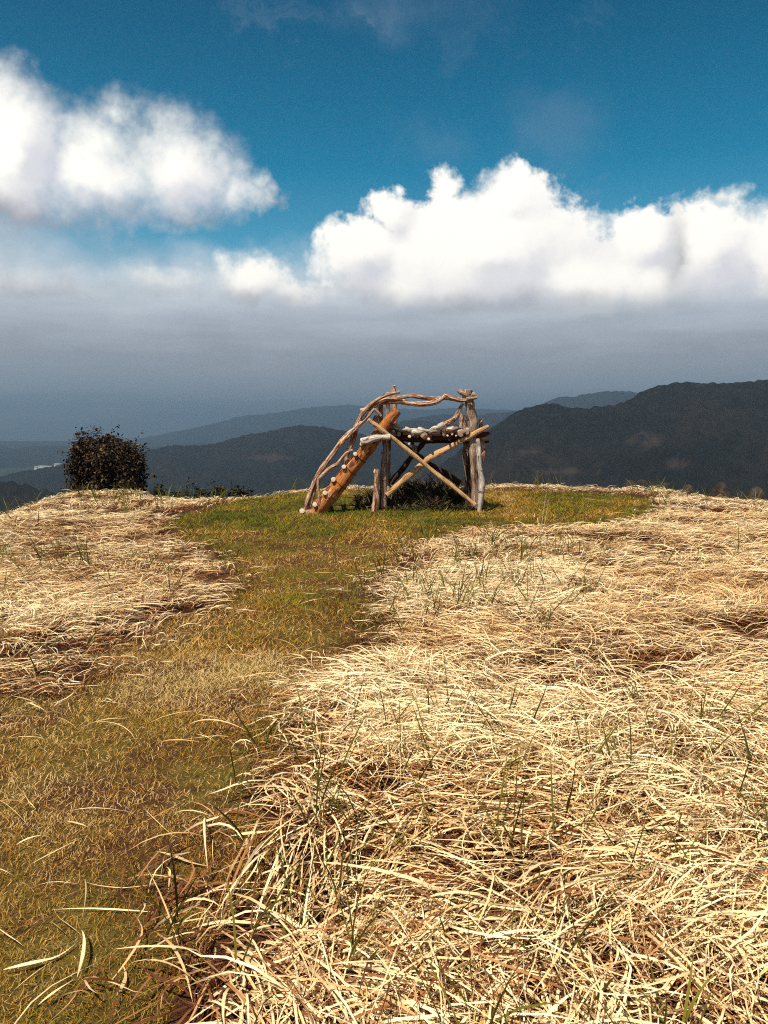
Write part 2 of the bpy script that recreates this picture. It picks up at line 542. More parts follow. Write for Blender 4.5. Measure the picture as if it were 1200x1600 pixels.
def in_poly(x, y, poly):
    inside = np.zeros(x.shape, bool)
    n = len(poly)
    for i in range(n):
        x1, y1 = poly[i]; x2, y2 = poly[(i + 1) % n]
        cnd = ((y1 > y) != (y2 > y)) & (x < (x2 - x1) * (y - y1) / (y2 - y1 + 1e-12) + x1)
        inside ^= cnd
    return inside


def poly_dist(x, y, poly):
    """signed distance to the outline, positive inside"""
    best = np.full(x.shape, 1e9)
    n = len(poly)
    for i in range(n):
        ax, ay = poly[i]; bx, by = poly[(i + 1) % n]
        dx, dy = bx - ax, by - ay
        t = np.clip(((x - ax) * dx + (y - ay) * dy) / (dx * dx + dy * dy + 1e-9), 0, 1)
        best = np.minimum(best, np.hypot(x - ax - t * dx, y - ay - t * dy))
    return np.where(in_poly(x, y, poly), best, -best)


def path_sd(x, y):
    s = poly_dist(np.asarray(x, float), np.asarray(y, float), PATH)
    return s + (fbm(np.asarray(x) * 2.2, np.asarray(y) * 2.2, 21, 3) - 0.5) * 0.5


NA = 384
radii = np.concatenate([[0.0], np.arange(0.25, 6, 0.12), np.arange(6, 32, 0.3), np.geomspace(32, 8800, 46)])
th = np.linspace(-math.pi, math.pi, NA, endpoint=False)
R_, T_ = np.meshgrid(radii, th, indexing='ij')
gx_, gy_ = R_ * np.sin(T_), R_ * np.cos(T_)
gz_ = ground_z(gx_, gy_)
gsd = path_sd(gx_.ravel(), gy_.ravel())
verts = np.stack([gx_.ravel(), gy_.ravel(), gz_.ravel()], 1)
nr = len(radii)
ii, jj = np.meshgrid(np.arange(nr - 1), np.arange(NA), indexing='ij')
q = np.stack([ii * NA + jj, ii * NA + (jj + 1) % NA, (ii + 1) * NA + (jj + 1) % NA, (ii + 1) * NA + jj], -1).reshape(-1, 4)
tcr = (R_ - crest_dist(gx_, gy_)).ravel()
g = mesh_from_arrays("ground", verts, q[:, ::-1], M['ground'], attrs={'far': np.clip((tcr - 2.0) / 4.0, 0, 1), 'path': np.clip(gsd / 0.3 + 0.5, 0, 1)}, smooth=True)
tag(g, kind="structure")


# ------------------------------------------------------------------ wooded mountains
def canopy(x, y, cell, seed):
    """rounded tree crowns of a wood: highest of the neighbouring crowns"""
    ix, iy = np.floor(x / cell), np.floor(y / cell)
    best = np.zeros_like(x)
    for ox in (-1, 0, 1):
        for oy in (-1, 0, 1):
            cx_, cy_ = ix + ox, iy + oy
            px_ = (cx_ + _hash2(cx_, cy_, seed)) * cell
            py_ = (cy_ + _hash2(cx_, cy_, seed + 7)) * cell
            hh = 0.5 + 0.8 * _hash2(cx_, cy_, seed + 13)
            d = np.hypot(x - px_, y - py_) / cell
            best = np.maximum(best, hh * np.clip(1 - d * d * 1.1, 0, 1))
    return best


def mountain(name, sky_px, depth, cell, width, seed, bare_spots=(), tree_h=6.0, spur=0.16, res=0.5):
    """a wooded ridge whose crest runs through the skyline points at the given distance; slopes fall to the valley on both sides"""
    pts = np.array([at_depth(a, b, depth) for a, b in sky_px])
    step = cell * res
    xs = np.arange(pts[0, 0], pts[-1, 0], step)
    n_back = max(6, int(width * 0.35 / (step * 3)))
    v = np.concatenate([np.linspace(-width * 0.35, -step, n_back), np.arange(0, width, step)])   # v > 0 : towards the camera
    X, Vv = np.meshgrid(xs, v, indexing='ij')
    zc = np.interp(X, pts[:, 0], pts[:, 2])
    # soften the polyline
    zc = (zc + np.interp(X + depth * 0.005, pts[:, 0], pts[:, 2]) + np.interp(X - depth * 0.005, pts[:, 0], pts[:, 2])) / 3
    wob = (fbm(X / (width * 0.3), X * 0 + seed, seed + 3, 3) - 0.5) * width * 0.5
    Y = depth - Vv + wob * np.clip(np.abs(Vv) / width, 0, 1)
    s = np.abs(Vv) / np.where(Vv >= 0, width, width * 0.35)
    base = VALLEY - 6.0
    prof = (1 - s) ** 1.15
    Z = base + (zc - base) * prof
    rid = 1 - np.abs(2 * fbm(X / (width * 0.38), Y / (width * 0.55), seed, 4) - 1)
    Z += (rid - 0.75) * (zc - base) * spur * 4 * np.clip(s * 3.5, 0, 1) * np.clip((1 - s) * 4, 0, 1)
    edge = np.clip((1 - s) * 12, 0, 1)
    Z += tree_h * (canopy(X, Y, cell, seed) - 0.35) * edge + tree_h * 0.5 * (canopy(X, Y, cell * 2.3, seed + 31) - 0.4) * edge
    bare = np.zeros_like(X)
    for (bx, by, rx, rz) in bare_spots:
        cpt = at_depth(bx, by, depth - width * 0.5)
        ang_x = (X / Y - (bx - CX) / F_PX) * F_PX
        py_ = CY - F_PX * np.tan(np.arctan2(Z - EYE, Y) + PITCH)
        m = 1 - np.hypot(ang_x / rx, (py_ - by) / rz) + (fbm(X / 14, Y / 14, seed + 5, 3) - 0.5) * 1.6
        bare = np.maximum(bare, np.clip(m * 2.5, 0, 1) * 0.55)
    nu, nv = X.shape
    I, J = np.meshgrid(np.arange(nu - 1), np.arange(nv - 1), indexing='ij')
    qd = np.stack([I * nv + J, (I + 1) * nv + J, (I + 1) * nv + J + 1, I * nv + J + 1], -1).reshape(-1, 4)
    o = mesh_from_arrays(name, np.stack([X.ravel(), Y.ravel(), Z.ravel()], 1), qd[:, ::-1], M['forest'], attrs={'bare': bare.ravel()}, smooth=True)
    tag(o, kind="structure")
    return o


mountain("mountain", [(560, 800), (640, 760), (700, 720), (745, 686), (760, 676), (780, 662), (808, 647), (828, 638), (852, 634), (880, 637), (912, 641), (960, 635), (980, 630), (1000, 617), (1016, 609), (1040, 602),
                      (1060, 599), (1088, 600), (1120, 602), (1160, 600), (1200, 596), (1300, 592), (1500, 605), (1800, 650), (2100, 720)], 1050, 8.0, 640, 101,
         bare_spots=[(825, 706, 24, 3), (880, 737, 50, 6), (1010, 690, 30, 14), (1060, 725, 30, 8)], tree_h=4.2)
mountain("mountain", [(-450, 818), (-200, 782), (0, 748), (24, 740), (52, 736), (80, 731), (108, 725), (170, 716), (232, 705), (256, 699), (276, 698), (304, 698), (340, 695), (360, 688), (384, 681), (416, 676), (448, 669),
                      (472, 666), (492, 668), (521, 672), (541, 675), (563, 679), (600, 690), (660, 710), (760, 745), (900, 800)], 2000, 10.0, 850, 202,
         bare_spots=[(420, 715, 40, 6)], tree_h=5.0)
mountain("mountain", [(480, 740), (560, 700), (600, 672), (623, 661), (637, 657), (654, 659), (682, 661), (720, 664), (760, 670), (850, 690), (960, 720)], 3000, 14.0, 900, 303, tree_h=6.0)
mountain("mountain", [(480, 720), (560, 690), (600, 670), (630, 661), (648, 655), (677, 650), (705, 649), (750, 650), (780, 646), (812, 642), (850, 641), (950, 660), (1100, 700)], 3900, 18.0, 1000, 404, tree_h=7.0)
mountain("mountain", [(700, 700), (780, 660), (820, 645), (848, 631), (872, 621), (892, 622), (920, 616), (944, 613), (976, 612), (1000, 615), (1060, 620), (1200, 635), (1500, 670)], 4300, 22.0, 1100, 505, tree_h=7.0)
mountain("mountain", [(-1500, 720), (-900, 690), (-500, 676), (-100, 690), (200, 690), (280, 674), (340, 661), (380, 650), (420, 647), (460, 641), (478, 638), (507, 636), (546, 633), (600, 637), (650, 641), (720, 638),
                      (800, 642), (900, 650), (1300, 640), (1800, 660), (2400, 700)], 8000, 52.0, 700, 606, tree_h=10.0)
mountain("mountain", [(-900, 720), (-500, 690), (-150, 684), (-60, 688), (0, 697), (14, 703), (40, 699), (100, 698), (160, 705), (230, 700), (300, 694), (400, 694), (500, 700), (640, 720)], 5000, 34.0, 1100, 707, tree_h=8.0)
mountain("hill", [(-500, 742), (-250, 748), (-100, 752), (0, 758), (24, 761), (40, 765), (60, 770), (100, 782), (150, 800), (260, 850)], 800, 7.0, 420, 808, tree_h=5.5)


# ------------------------------------------------------------------ log lookout platform with ladder
def catmull(P, n):
    P = np.asarray(P, float)
    if len(P) == 2:
        t = np.linspace(0, 1, n)[:, None]
        return P[0] * (1 - t) + P[1] * t
    E = np.vstack([2 * P[0] - P[1], P, 2 * P[-1] - P[-2]])
    u = np.linspace(0, len(P) - 1 - 1e-9, n)
    i = np.floor(u).astype(int); t = (u - i)[:, None]
    p0, p1, p2, p3 = E[i], E[i + 1], E[i + 2], E[i + 3]
    return 0.5 * (2 * p1 + (p2 - p0) * t + (2 * p0 - 5 * p1 + 4 * p2 - p3) * t ** 2 + (3 * p1 - p0 - 3 * p2 + p3) * t ** 3)


_log_seed = [0]


def log_mesh(name, pts, mat, parent, sides=12, rough=0.10, knobs=4, ends=('cut', 'cut'), wob=0.38, step=0.045):
    """a round timber through pts (x, y, z, radius): uneven girth, knots, sawn ends"""
    _log_seed[0] += 1
    rs = np.random.default_rng(1000 + _log_seed[0])
    P4 = np.asarray(pts, float)
    length = np.sum(np.linalg.norm(np.diff(P4[:, :3], axis=0), axis=1))
    n = int(np.clip(length / step, 5, 44))
    C = catmull(P4, n)
    ctr, rad = C[:, :3].copy(), np.maximum(C[:, 3], 0.004)
    s = np.linspace(0, length, n)
    for ax in range(3):
        ph = rs.uniform(0, 6.28, 2)
        ctr[:, ax] += rad * wob * (np.sin(s * 5 + ph[0]) * 0.5 + np.sin(s * 11 + ph[1]) * 0.3) * np.minimum(1, np.minimum(s, length - s) / 0.15)
    rad = rad * (1 + rough * (np.sin(s * 9 + rs.uniform(0, 6)) + 0.6 * np.sin(s * 23 + rs.uniform(0, 6))))
    T = np.gradient(ctr, axis=0)
    T /= np.linalg.norm(T, axis=1)[:, None] + 1e-12
    ref = np.array([0, 0, 1.0]) if abs(T[0, 2]) < 0.8 else np.array([0, 1.0, 0])
    nrm = np.cross(T[0], ref); nrm /= np.linalg.norm(nrm)
    N = [nrm]
    for i in range(1, n):
        v = N[-1] - T[i] * np.dot(N[-1], T[i])
        N.append(v / np.linalg.norm(v))
    N = np.array(N); B = np.cross(T, N)
    a = np.linspace(0, 2 * math.pi, sides, endpoint=False)
    rr = rad[:, None] * (1 + rough * rs.normal(0, 0.5, (n, sides)) + 0.5 * rough * np.cos(2 * a + rs.uniform(0, 6))[None] + 0.4 * rough * np.cos(3 * a + rs.uniform(0, 6))[None])
    for _ in range(knobs):
        sc, ac = rs.uniform(0.05, 0.95) * length, rs.uniform(0, 6.28)
        da = np.angle(np.exp(1j * (a - ac)))
        w = np.exp(-((s[:, None] - sc) / (rad.mean() * 0.8)) ** 2 - (da[None] / 0.5) ** 2)
        rr *= 1 + 0.22 * w
    ring = ctr[:, None] + rr[..., None] * (np.cos(a)[None, :, None] * N[:, None] + np.sin(a)[None, :, None] * B[:, None])
    V_ = ring.reshape(-1, 3)
    off = rs.uniform(0, 50)
    G = np.stack([np.tile(np.cos(a), n) * 0.5 + off, np.tile(np.sin(a), n) * 0.5, np.repeat(s, sides)], 1)
    I, J = np.meshgrid(np.arange(n - 1), np.arange(sides), indexing='ij')
    quads = np.stack([I * sides + J, I * sides + (J + 1) % sides, (I + 1) * sides + (J + 1) % sides, (I + 1) * sides + J], -1).reshape(-1, 4)
    tris, midx = [], [0] * len(quads)
    smooth = [True] * len(quads)
    nv = len(V_)
    extra, eg = [], []
    tilt = rs.normal(0, 0.12, 2)
    for e, (ri, sg) in enumerate(((0, -1), (n - 1, 1))):
        base = nv + len(extra)
        ringp = ring[ri] + T[ri] * sg * 0.002
        extra += list(ringp) + [ctr[ri] + T[ri] * sg * 0.006]
        eg += [[off, 0, s[ri]]] * (sides + 1)
        for j in range(sides):
            k = (j + 1) % sides
            tri = [base + j, base + k, base + sides]
            tris.append(tri if sg > 0 else tri[::-1])
            midx.append(1 if ends[e] == 'cut' else 0)
            smooth.append(False)
    V_ = np.vstack([V_, np.array(extra)])
    G = np.vstack([G, np.array(eg)])
    o = mesh_from_arrays(name, V_, [quads, np.array(tris)], [mat, M['cut']], parent=parent, attrs={'grain': G}, mat_index=midx, smooth=smooth)
    return o


def z1(x, y): return 450 + x * 340 / 1200, 580 + y * 340 / 1200          # three enlargements of the photograph
def z2(x, y): return 460 + x * 180 / 1200, 590 + y * 180 / 1200
def z3(x, y): return 600 + x * 180 / 1200, 590 + y * 180 / 1200


DF, DR = 14.5, 15.5
DL0, DL1 = DF - 0.20, DF + 0.62             # front and rear frame of the platform


def line(zf, pts, depth, scale):
    """pts (x, y, r[, depth]) in an enlargement -> world points with radius"""
    out = []
    for q_ in pts:
        dpt = q_[3] if len(q_) > 3 else depth
        w = at_depth(*zf(q_[0], q_[1]), dpt)
        out.append((w[0], w[1], w[2], q_[2] * scale * dpt / F_PX))
    return out


S1, S2 = 340 / 1200, 180 / 1200
base_pt = on_plane(668, 793)
plat = empty("log_lookout_platform", (base_pt[0], 15.0, 0.0))
tag(plat, "rough log lookout platform with crossed braces, branch handrails and slanting ladder on the turf", "lookout platform")

def L(name, zf, pts, depth, mat, parent=plat, **k):
    sc = (S1 if zf is z1 else S2) * (1.15 if mat == 'wood_branch' and name not in ('rung', 'peg') else 1.0)
    return log_mesh(name, line(zf, pts, depth, sc), M[mat], parent, **k)

# posts
p_fl = L("post", z2, [(928, 1400, 38), (935, 1000, 36), (942, 700, 34), (925, 520, 32), (900, 380, 28), (886, 215, 22)], DF, 'wood_grey')
L("post", z2, [(978, 1330, 34), (972, 900, 33), (975, 640, 30), (975, 420, 26), (978, 195, 25)], DR, 'wood_grey')
L("post", z2, [(1050, 600, 22), (1046, 400, 22), (1042, 240, 21), (1040, 84, 20)], DF + 0.45, 'wood_branch')
L("post", z2, [(834, 1450, 30), (848, 1200, 28), (856, 1050, 26), (852, 955, 24)], DF - 0.14, 'wood_branch')
p_fr = L("post", z3, [(946, 1400, 38), (938, 1000, 38), (930, 700, 44), (915, 480, 50), (892, 300, 48), (872, 128, 46)], DF + 0.05, 'wood_grey', rough=0.08, knobs=7)
L("knot", z3, [(905, 200, 34), (850, 165, 42), (800, 150, 36), (776, 132, 24)], DF + 0.04, 'wood_grey', parent=p_fr, rough=0.12, knobs=4, ends=('', ''), wob=0.1)
L("knot", z3, [(890, 175, 30), (930, 180, 26), (946, 200, 15)], DF + 0.05, 'wood_silver', parent=p_fr, rough=0.12, ends=('', ''))
L("post", z3, [(870, 1320, 40), (864, 900, 40), (860, 680, 36), (825, 500, 30), (798, 372, 26)], DR, 'wood_grey', knobs=5)
L("post", z3, [(984, 1440, 26), (1008, 1240, 33), (1014, 1080, 31), (1002, 900, 29), (985, 740, 26), (976, 640, 20)], DF - 0.12, 'wood_silver', knobs=4)
L("post", z3, [(1000, 930, 18), (1028, 800, 27), (1030, 730, 25), (1012, 620, 20), (1014, 435, 20)], DF + 0.15, 'wood_branch')
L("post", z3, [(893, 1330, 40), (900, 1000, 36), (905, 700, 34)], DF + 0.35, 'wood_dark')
# braces
L("brace", z3, [(-165, 440, 24, DF - 0.36), (-40, 530, 25, DF - 0.34), (160, 690, 25, DF - 0.25), (420, 900, 25, DF - 0.16), (700, 1125, 25), (948, 1325, 22)], DF - 0.10, 'wood_honey', wob=0.12)
L("brace", z3, [(30, 1225, 30), (200, 1070, 30), (400, 905, 30), (480, 838, 31), (700, 715, 28), (880, 618, 26), (1090, 505, 20)], DF - 0.02, 'wood_honey', wob=0.15, knobs=6)
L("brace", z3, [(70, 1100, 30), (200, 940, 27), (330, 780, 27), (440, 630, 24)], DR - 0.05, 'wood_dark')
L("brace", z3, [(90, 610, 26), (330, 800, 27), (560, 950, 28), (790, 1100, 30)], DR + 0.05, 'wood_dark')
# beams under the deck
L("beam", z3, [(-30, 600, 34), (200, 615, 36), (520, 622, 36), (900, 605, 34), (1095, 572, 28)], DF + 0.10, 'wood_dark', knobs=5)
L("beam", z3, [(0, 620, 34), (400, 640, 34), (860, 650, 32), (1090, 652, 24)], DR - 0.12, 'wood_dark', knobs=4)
L("beam", z2, [(695, 668, 38), (800, 640, 38), (890, 618, 36), (1000, 622, 30)], DL0 - 0.13, 'wood_silver')
# deck of gnarled logs laid from front to back, weathered slabs along its edge
for (x, y, r, mt, tl) in [(70, 560, 40, 'wood_grey', 0), (150, 585, 36, 'wood_grey', 6), (235, 592, 40, 'wood_dark', -5), (330, 590, 38, 'wood_grey', 12), (430, 592, 44, 'wood_grey', -9), (530, 584, 38, 'wood_dark', 8), (620, 576, 42, 'wood_grey', -4),
                          (710, 574, 38, 'wood_dark', -4), (790, 580, 38, 'wood_grey', 8), (860, 566, 36, 'wood_grey', 0)]:
    L("deck_log", z3, [(x + 6, y + 4, r * 0.62, DF - 0.05 + 0.06 * math.sin(x)), (x + 2, y - 2, r, DF + 0.14), (x - 6 + tl, y - 4, r * 0.92, DF + 0.6), (x - 14 + tl, y + 6, r * 0.85, DR + 0.15)], DF, mt, rough=0.2, knobs=6, sides=11, ends=('', 'cut'), wob=0.5)
for (x0, y0, x1, y1, r, mt) in [(75, 560, 125, 590, 34, 'wood_grey'), (95, 520, 165, 512, 26, 'wood_silver'), (160, 550, 300, 544, 26, 'wood_silver'), (275, 566, 410, 552, 28, 'wood_silver'), (350, 535, 475, 556, 30, 'wood_silver'), (392, 625, 450, 585, 34, 'wood_grey'),
                                (470, 566, 590, 520, 32, 'wood_silver'), (540, 535, 650, 524, 34, 'wood_silver'), (625, 550, 770, 530, 30, 'wood_grey'), (740, 564, 890, 548, 30, 'wood_grey'), (480, 590, 600, 596, 24, 'wood_dark'), (200, 590, 280, 580, 24, 'wood_grey')]:
    L("deck_slab", z3, [(x0, y0, r * 0.6), (x0 * .65 + x1 * .35, y0 * .6 + y1 * .4 - 5, r), (x0 * .3 + x1 * .7, y0 * .3 + y1 * .7 + 3, r * 0.85), (x1, y1, r * 0.5)], DF - 0.06, mt, rough=0.24, knobs=7, sides=10, ends=('', ''), wob=0.7)
for (x, y, r) in [(265, 612, 16), (662, 604, 13), (710, 592, 11), (750, 606, 11), (465, 640, 17), (262, 690, 12)]:
    L("peg", z3, [(x + 2, y - 2, r, DF + 0.02), (x, y, r, DF - 0.12), (x, y, r * 0.9, DF - 0.20)], DF, 'wood_branch', sides=8, knobs=0)
L("peg", z3, [(300, 640, 16), (296, 700, 14)], DF + 0.2, 'wood_dark', sides=8, knobs=0)
L("peg", z3, [(318, 705, 24), (318, 790, 24)], DF + 0.18, 'wood_grey', sides=8, knobs=1)
L("peg", z3, [(815, 385, 22), (800, 520, 24)], DF + 0.55, 'wood_branch', sides=9)
# handrail of bent branches
rail = L("handrail", z1, [(470, 190, 9), (540, 172, 12), (620, 163, 14), (700, 180, 13), (780, 179, 13), (840, 155, 13), (880, 140, 12), (955, 158, 10), (1040, 146, 6)], DF - 0.05, 'wood_branch', knobs=5)
L("twig", z1, [(590, 148, 9), (680, 136, 10), (760, 151, 9), (860, 150, 9), (940, 158, 8)], DF + 0.10, 'wood_branch', parent=rail)
L("twig", z1, [(838, 156, 9), (856, 142, 9), (864, 126, 5)], DF - 0.05, 'wood_branch', parent=rail, sides=8)
L("twig", z1, [(985, 150, 7), (1015, 147, 7), (1042, 145, 6)], DF - 0.12, 'wood_branch', parent=rail, sides=8)
L("rail_strut", z3, [(590, 545, 30), (640, 485, 26), (715, 435, 23), (755, 385, 19), (790, 320, 17), (822, 270, 15)], DF + 0.02, 'wood_branch', knobs=4)
L("rail_strut", z2, [(830, 410, 22), (860, 440, 24), (880, 500, 20)], DF - 0.08, 'wood_branch')
# ladder
ladder = empty("ladder", at_depth(*z2(430, 1150), 15.3), parent=plat)
tag(ladder, "slanting ladder of two debarked orange logs with round rungs")
L("stringer", z2, [(190, 1458, 62), (330, 1290, 74), (520, 1050, 74), (720, 790, 70), (860, 610, 62), (960, 480, 54), (1075, 345, 46)], DL0, 'wood_orange', parent=ladder, wob=0.05, rough=0.045, knobs=3, sides=18, ends=('', ''))
L("stringer", z2, [(150, 1425, 52), (320, 1250, 58), (560, 960, 58), (800, 680, 56), (960, 510, 50), (1055, 440, 42)], DL1, 'wood_orange', parent=ladder, wob=0.12, sides=14)
L("foot_log", z2, [(45, 1438, 22), (140, 1405, 30), (285, 1370, 34)], DL0 - 0.02, 'wood_branch', parent=ladder)
for (x, y, r) in [(80, 1388, 26), (212, 1320, 25), (318, 1200, 23), (405, 1060, 25), (515, 928, 23), (634, 795, 22), (700, 690, 20)]:
    L("rung", z2, [(x + 10, y + 6, r, DL1 + 0.14), (x + 5, y + 3, r * 1.04, DL0 + 0.3), (x, y, r, DL0 - 0.15)], DL0, 'wood_branch', parent=ladder, sides=14, knobs=1, wob=0.08, rough=0.03)
    if x > 100:
        L("rung_stub", z2, [(x + 20, y + 16, r * 0.8), (x + 62, y + 44, r * 1.0)], DL0 - 0.03, 'wood_dark', parent=ladder, sides=9, knobs=0)


def wire_ring(zf, x, y, r, ang, depth, parent, rad=0.007):
    """wire wound once round a log; ang = direction of the log in the picture plane"""
    c_ = at_depth(*zf(x, y), depth)
    sc = (S1 if zf is z1 else S2) * depth / F_PX
    R_ = r * sc
    ax = np.array([math.cos(ang), 0.0, math.sin(ang)])
    u = np.array([-math.sin(ang), 0, math.cos(ang)]); w = np.array([0, 1.0, 0])
    nseg, ns = 22, 6
    t = np.linspace(0, 2 * math.pi, nseg, endpoint=False)
    cen = c_ + R_ * (np.cos(t)[:, None] * u + np.sin(t)[:, None] * w) + ax * (0.02 * np.sin(t + 1)[:, None])
    out = (np.cos(t)[:, None] * u + np.sin(t)[:, None] * w)
    b = np.linspace(0, 2 * math.pi, ns, endpoint=False)
    V_ = cen[:, None] + rad * (np.cos(b)[None, :, None] * out[:, None] + np.sin(b)[None, :, None] * ax)
    I, J = np.meshgrid(np.arange(nseg), np.arange(ns), indexing='ij')
    qd = np.stack([I * ns + J, ((I + 1) % nseg) * ns + J, ((I + 1) % nseg) * ns + (J + 1) % ns, I * ns + (J + 1) % ns], -1).reshape(-1, 4)
    return mesh_from_arrays("wire_tie", V_.reshape(-1, 3), qd, M['wire'], parent=parent, smooth=True)


ang = math.atan2(1, 0.78)
for (x, y, r) in [(690, 835, 74), (590, 965, 77), (480, 1105, 78), (385, 1225, 77)]:
    wire_ring(z2, x, y, r, ang, DL0, ladder)
for (x, y, r, dpt) in [(938, 790, 40, DF), (935, 1060, 40, DF), (932, 1215, 40, DF)]:
    wire_ring(z2, x, y, r, math.pi / 2, dpt, plat, 0.005)
for (x, y, r, dpt) in [(1012, 1180, 37, DF - 0.12), (1008, 960, 34, DF - 0.12)]:
    wire_ring(z3, x, y, r, math.pi / 2, dpt, plat, 0.006)
# ladder handrail of twisted branches
lr = L("ladder_handrail", z2, [(105, 1385, 16), (150, 1240, 19), (215, 1080, 22), (300, 925, 22), (400, 795, 24), (480, 690, 27), (540, 618, 26), (640, 530, 22), (740, 430, 19), (830, 320, 14)], DL0 - 0.02, 'wood_branch', knobs=6)
L("branch", z2, [(690, 348, 24), (760, 320, 25), (850, 275, 24), (950, 240, 26), (1050, 238, 24), (1150, 250, 22)], DL0 + 0.05, 'wood_branch', parent=lr, knobs=4)
L("branch", z2, [(690, 400, 16), (780, 285, 16), (860, 230, 17), (950, 180, 17), (1030, 165, 15), (1100, 150, 12)], DL0 - 0.06, 'wood_branch', parent=lr, knobs=4)
L("branch", z2, [(770, 320, 18), (700, 400, 18), (645, 510, 22), (620, 610, 27), (575, 710, 26), (545, 790, 25), (550, 860, 26), (580, 920, 26)], DL0 + 0.06, 'wood_branch', parent=lr, knobs=4)
L("branch", z2, [(608, 752, 12), (550, 780, 16), (500, 840, 16), (450, 900, 17), (380, 940, 18), (300, 1015, 18), (245, 1075, 17), (250, 1200, 13), (262, 1330, 14), (268, 1450, 13)], DL0 - 0.08, 'wood_branch', parent=lr, knobs=4)
L("branch", z2, [(235, 1070, 14), (205, 1180, 16), (175, 1290, 18), (150, 1380, 16)], DL0 + 0.02, 'wood_branch', parent=lr)
L("branch", z2, [(240, 1040, 16), (180, 1160, 18), (140, 1270, 16), (120, 1330, 12)], DL0 + 0.2, 'wood_branch', parent=lr)
L("branch", z2, [(835, 330, 12), (870, 360, 14), (905, 400, 10)], DL0 - 0.03, 'wood_branch', parent=lr)


# ------------------------------------------------------------------ grass: ribbons made in bulk
def ribbons(x, y, zoff, heading, length, e0, e1, drift, width, roll, nseg, rnd, lay, pointed=False):
    n = len(x)
    pts = np.zeros((n, nseg + 1, 3))
    gx = x.copy(); gy = y.copy(); gz = ground_z(x, y) + zoff
    pts[:, 0] = np.stack([gx, gy, gz], 1)
    st = length / nseg
    for k in range(nseg):
        s = (k + 0.5) / nseg
        e = e0 + (e1 - e0) * s ** 0.8
        h = heading + drift * s
        gx = gx + st * np.cos(e) * np.cos(h); gy = gy + st * np.cos(e) * np.sin(h); gz = gz + st * np.sin(e)
        gz = np.maximum(gz, ground_z(gx, gy) + lay)
        pts[:, k + 1] = np.stack([gx, gy, gz], 1)
    T = np.gradient(pts, axis=1)
    T /= np.linalg.norm(T, axis=2, keepdims=True) + 1e-9
    Bv = np.stack([T[..., 1], -T[..., 0], np.zeros((n, nseg + 1))], -1)
    bl = np.linalg.norm(Bv, axis=2, keepdims=True)
    alt = np.stack([np.sin(heading), -np.cos(heading), np.zeros(n)], 1)[:, None, :]
    Bv = np.where(bl > 1e-3, Bv / (bl + 1e-9), alt)
    Nv = np.cross(Bv, T)
    s = np.linspace(0, 1, nseg + 1)
    rl = roll[:, None] + (s[None] - 0.5) * (rnd[:, None] - 0.5) * 3.0
    side = Bv * np.cos(rl)[..., None] + Nv * np.sin(rl)[..., None]
    prof = np.minimum(1.0, 0.55 + 1.6 * s) * (1 - s ** 3.0) + 0.03
    if pointed:
        prof = np.minimum(1.0, 0.08 + 3.0 * s) * (1 - s ** 2.2) + 0.03
    hw = 0.5 * width[:, None, None] * prof[None, :, None]
    V_ = np.stack([pts - side * hw, pts + side * hw], 2)          # n, nseg+1, 2, 3
    base = (np.arange(n) * (nseg + 1) * 2)[:, None]
    k = np.arange(nseg)[None]
    q_ = np.stack([base + 2 * k, base + 2 * k + 1, base + 2 * k + 3, base + 2 * k + 2], -1).reshape(-1, 4)
    at_r = np.repeat(rnd, (nseg + 1) * 2)
    at_a = np.tile(np.repeat(s, 2), n)
    return V_.reshape(-1, 3), q_, at_r, at_a


def join(parts):
    vs, fs, rs, as_, o = [], [], [], [], 0
    for v_, f_, r_, a_ in parts:
        vs.append(v_); fs.append(f_ + o); rs.append(r_); as_.append(a_); o += len(v_)
    return np.vstack(vs), np.vstack(fs), np.concatenate(rs), np.concatenate(as_)


def scatter_zone(d0, d1, density, margin=1.6, half=0.49, rng=RNG):
    """random points in the part of the hilltop in view between two distances"""
    wmax = half * d1 + margin
    n = int((d1 - d0) * 2 * wmax * density)
    x = rng.uniform(-wmax, wmax, n); y = rng.uniform(d0, d1, n)
    k = np.abs(x) < half * y + margin
    x, y = x[k], y[k]
    k = np.hypot(x, y) < crest_dist(x, y) + 1.6
    return x[k], y[k]


def flow(x, y):
    a = fbm(x * 0.42 + 4.1, y * 0.42, 41, 3) * 2 - 1
    b = fbm(x * 1.1, y * 1.1 + 7.7, 51, 2) * 2 - 1
    return -0.5 + a * 4.6 + b * 2.2


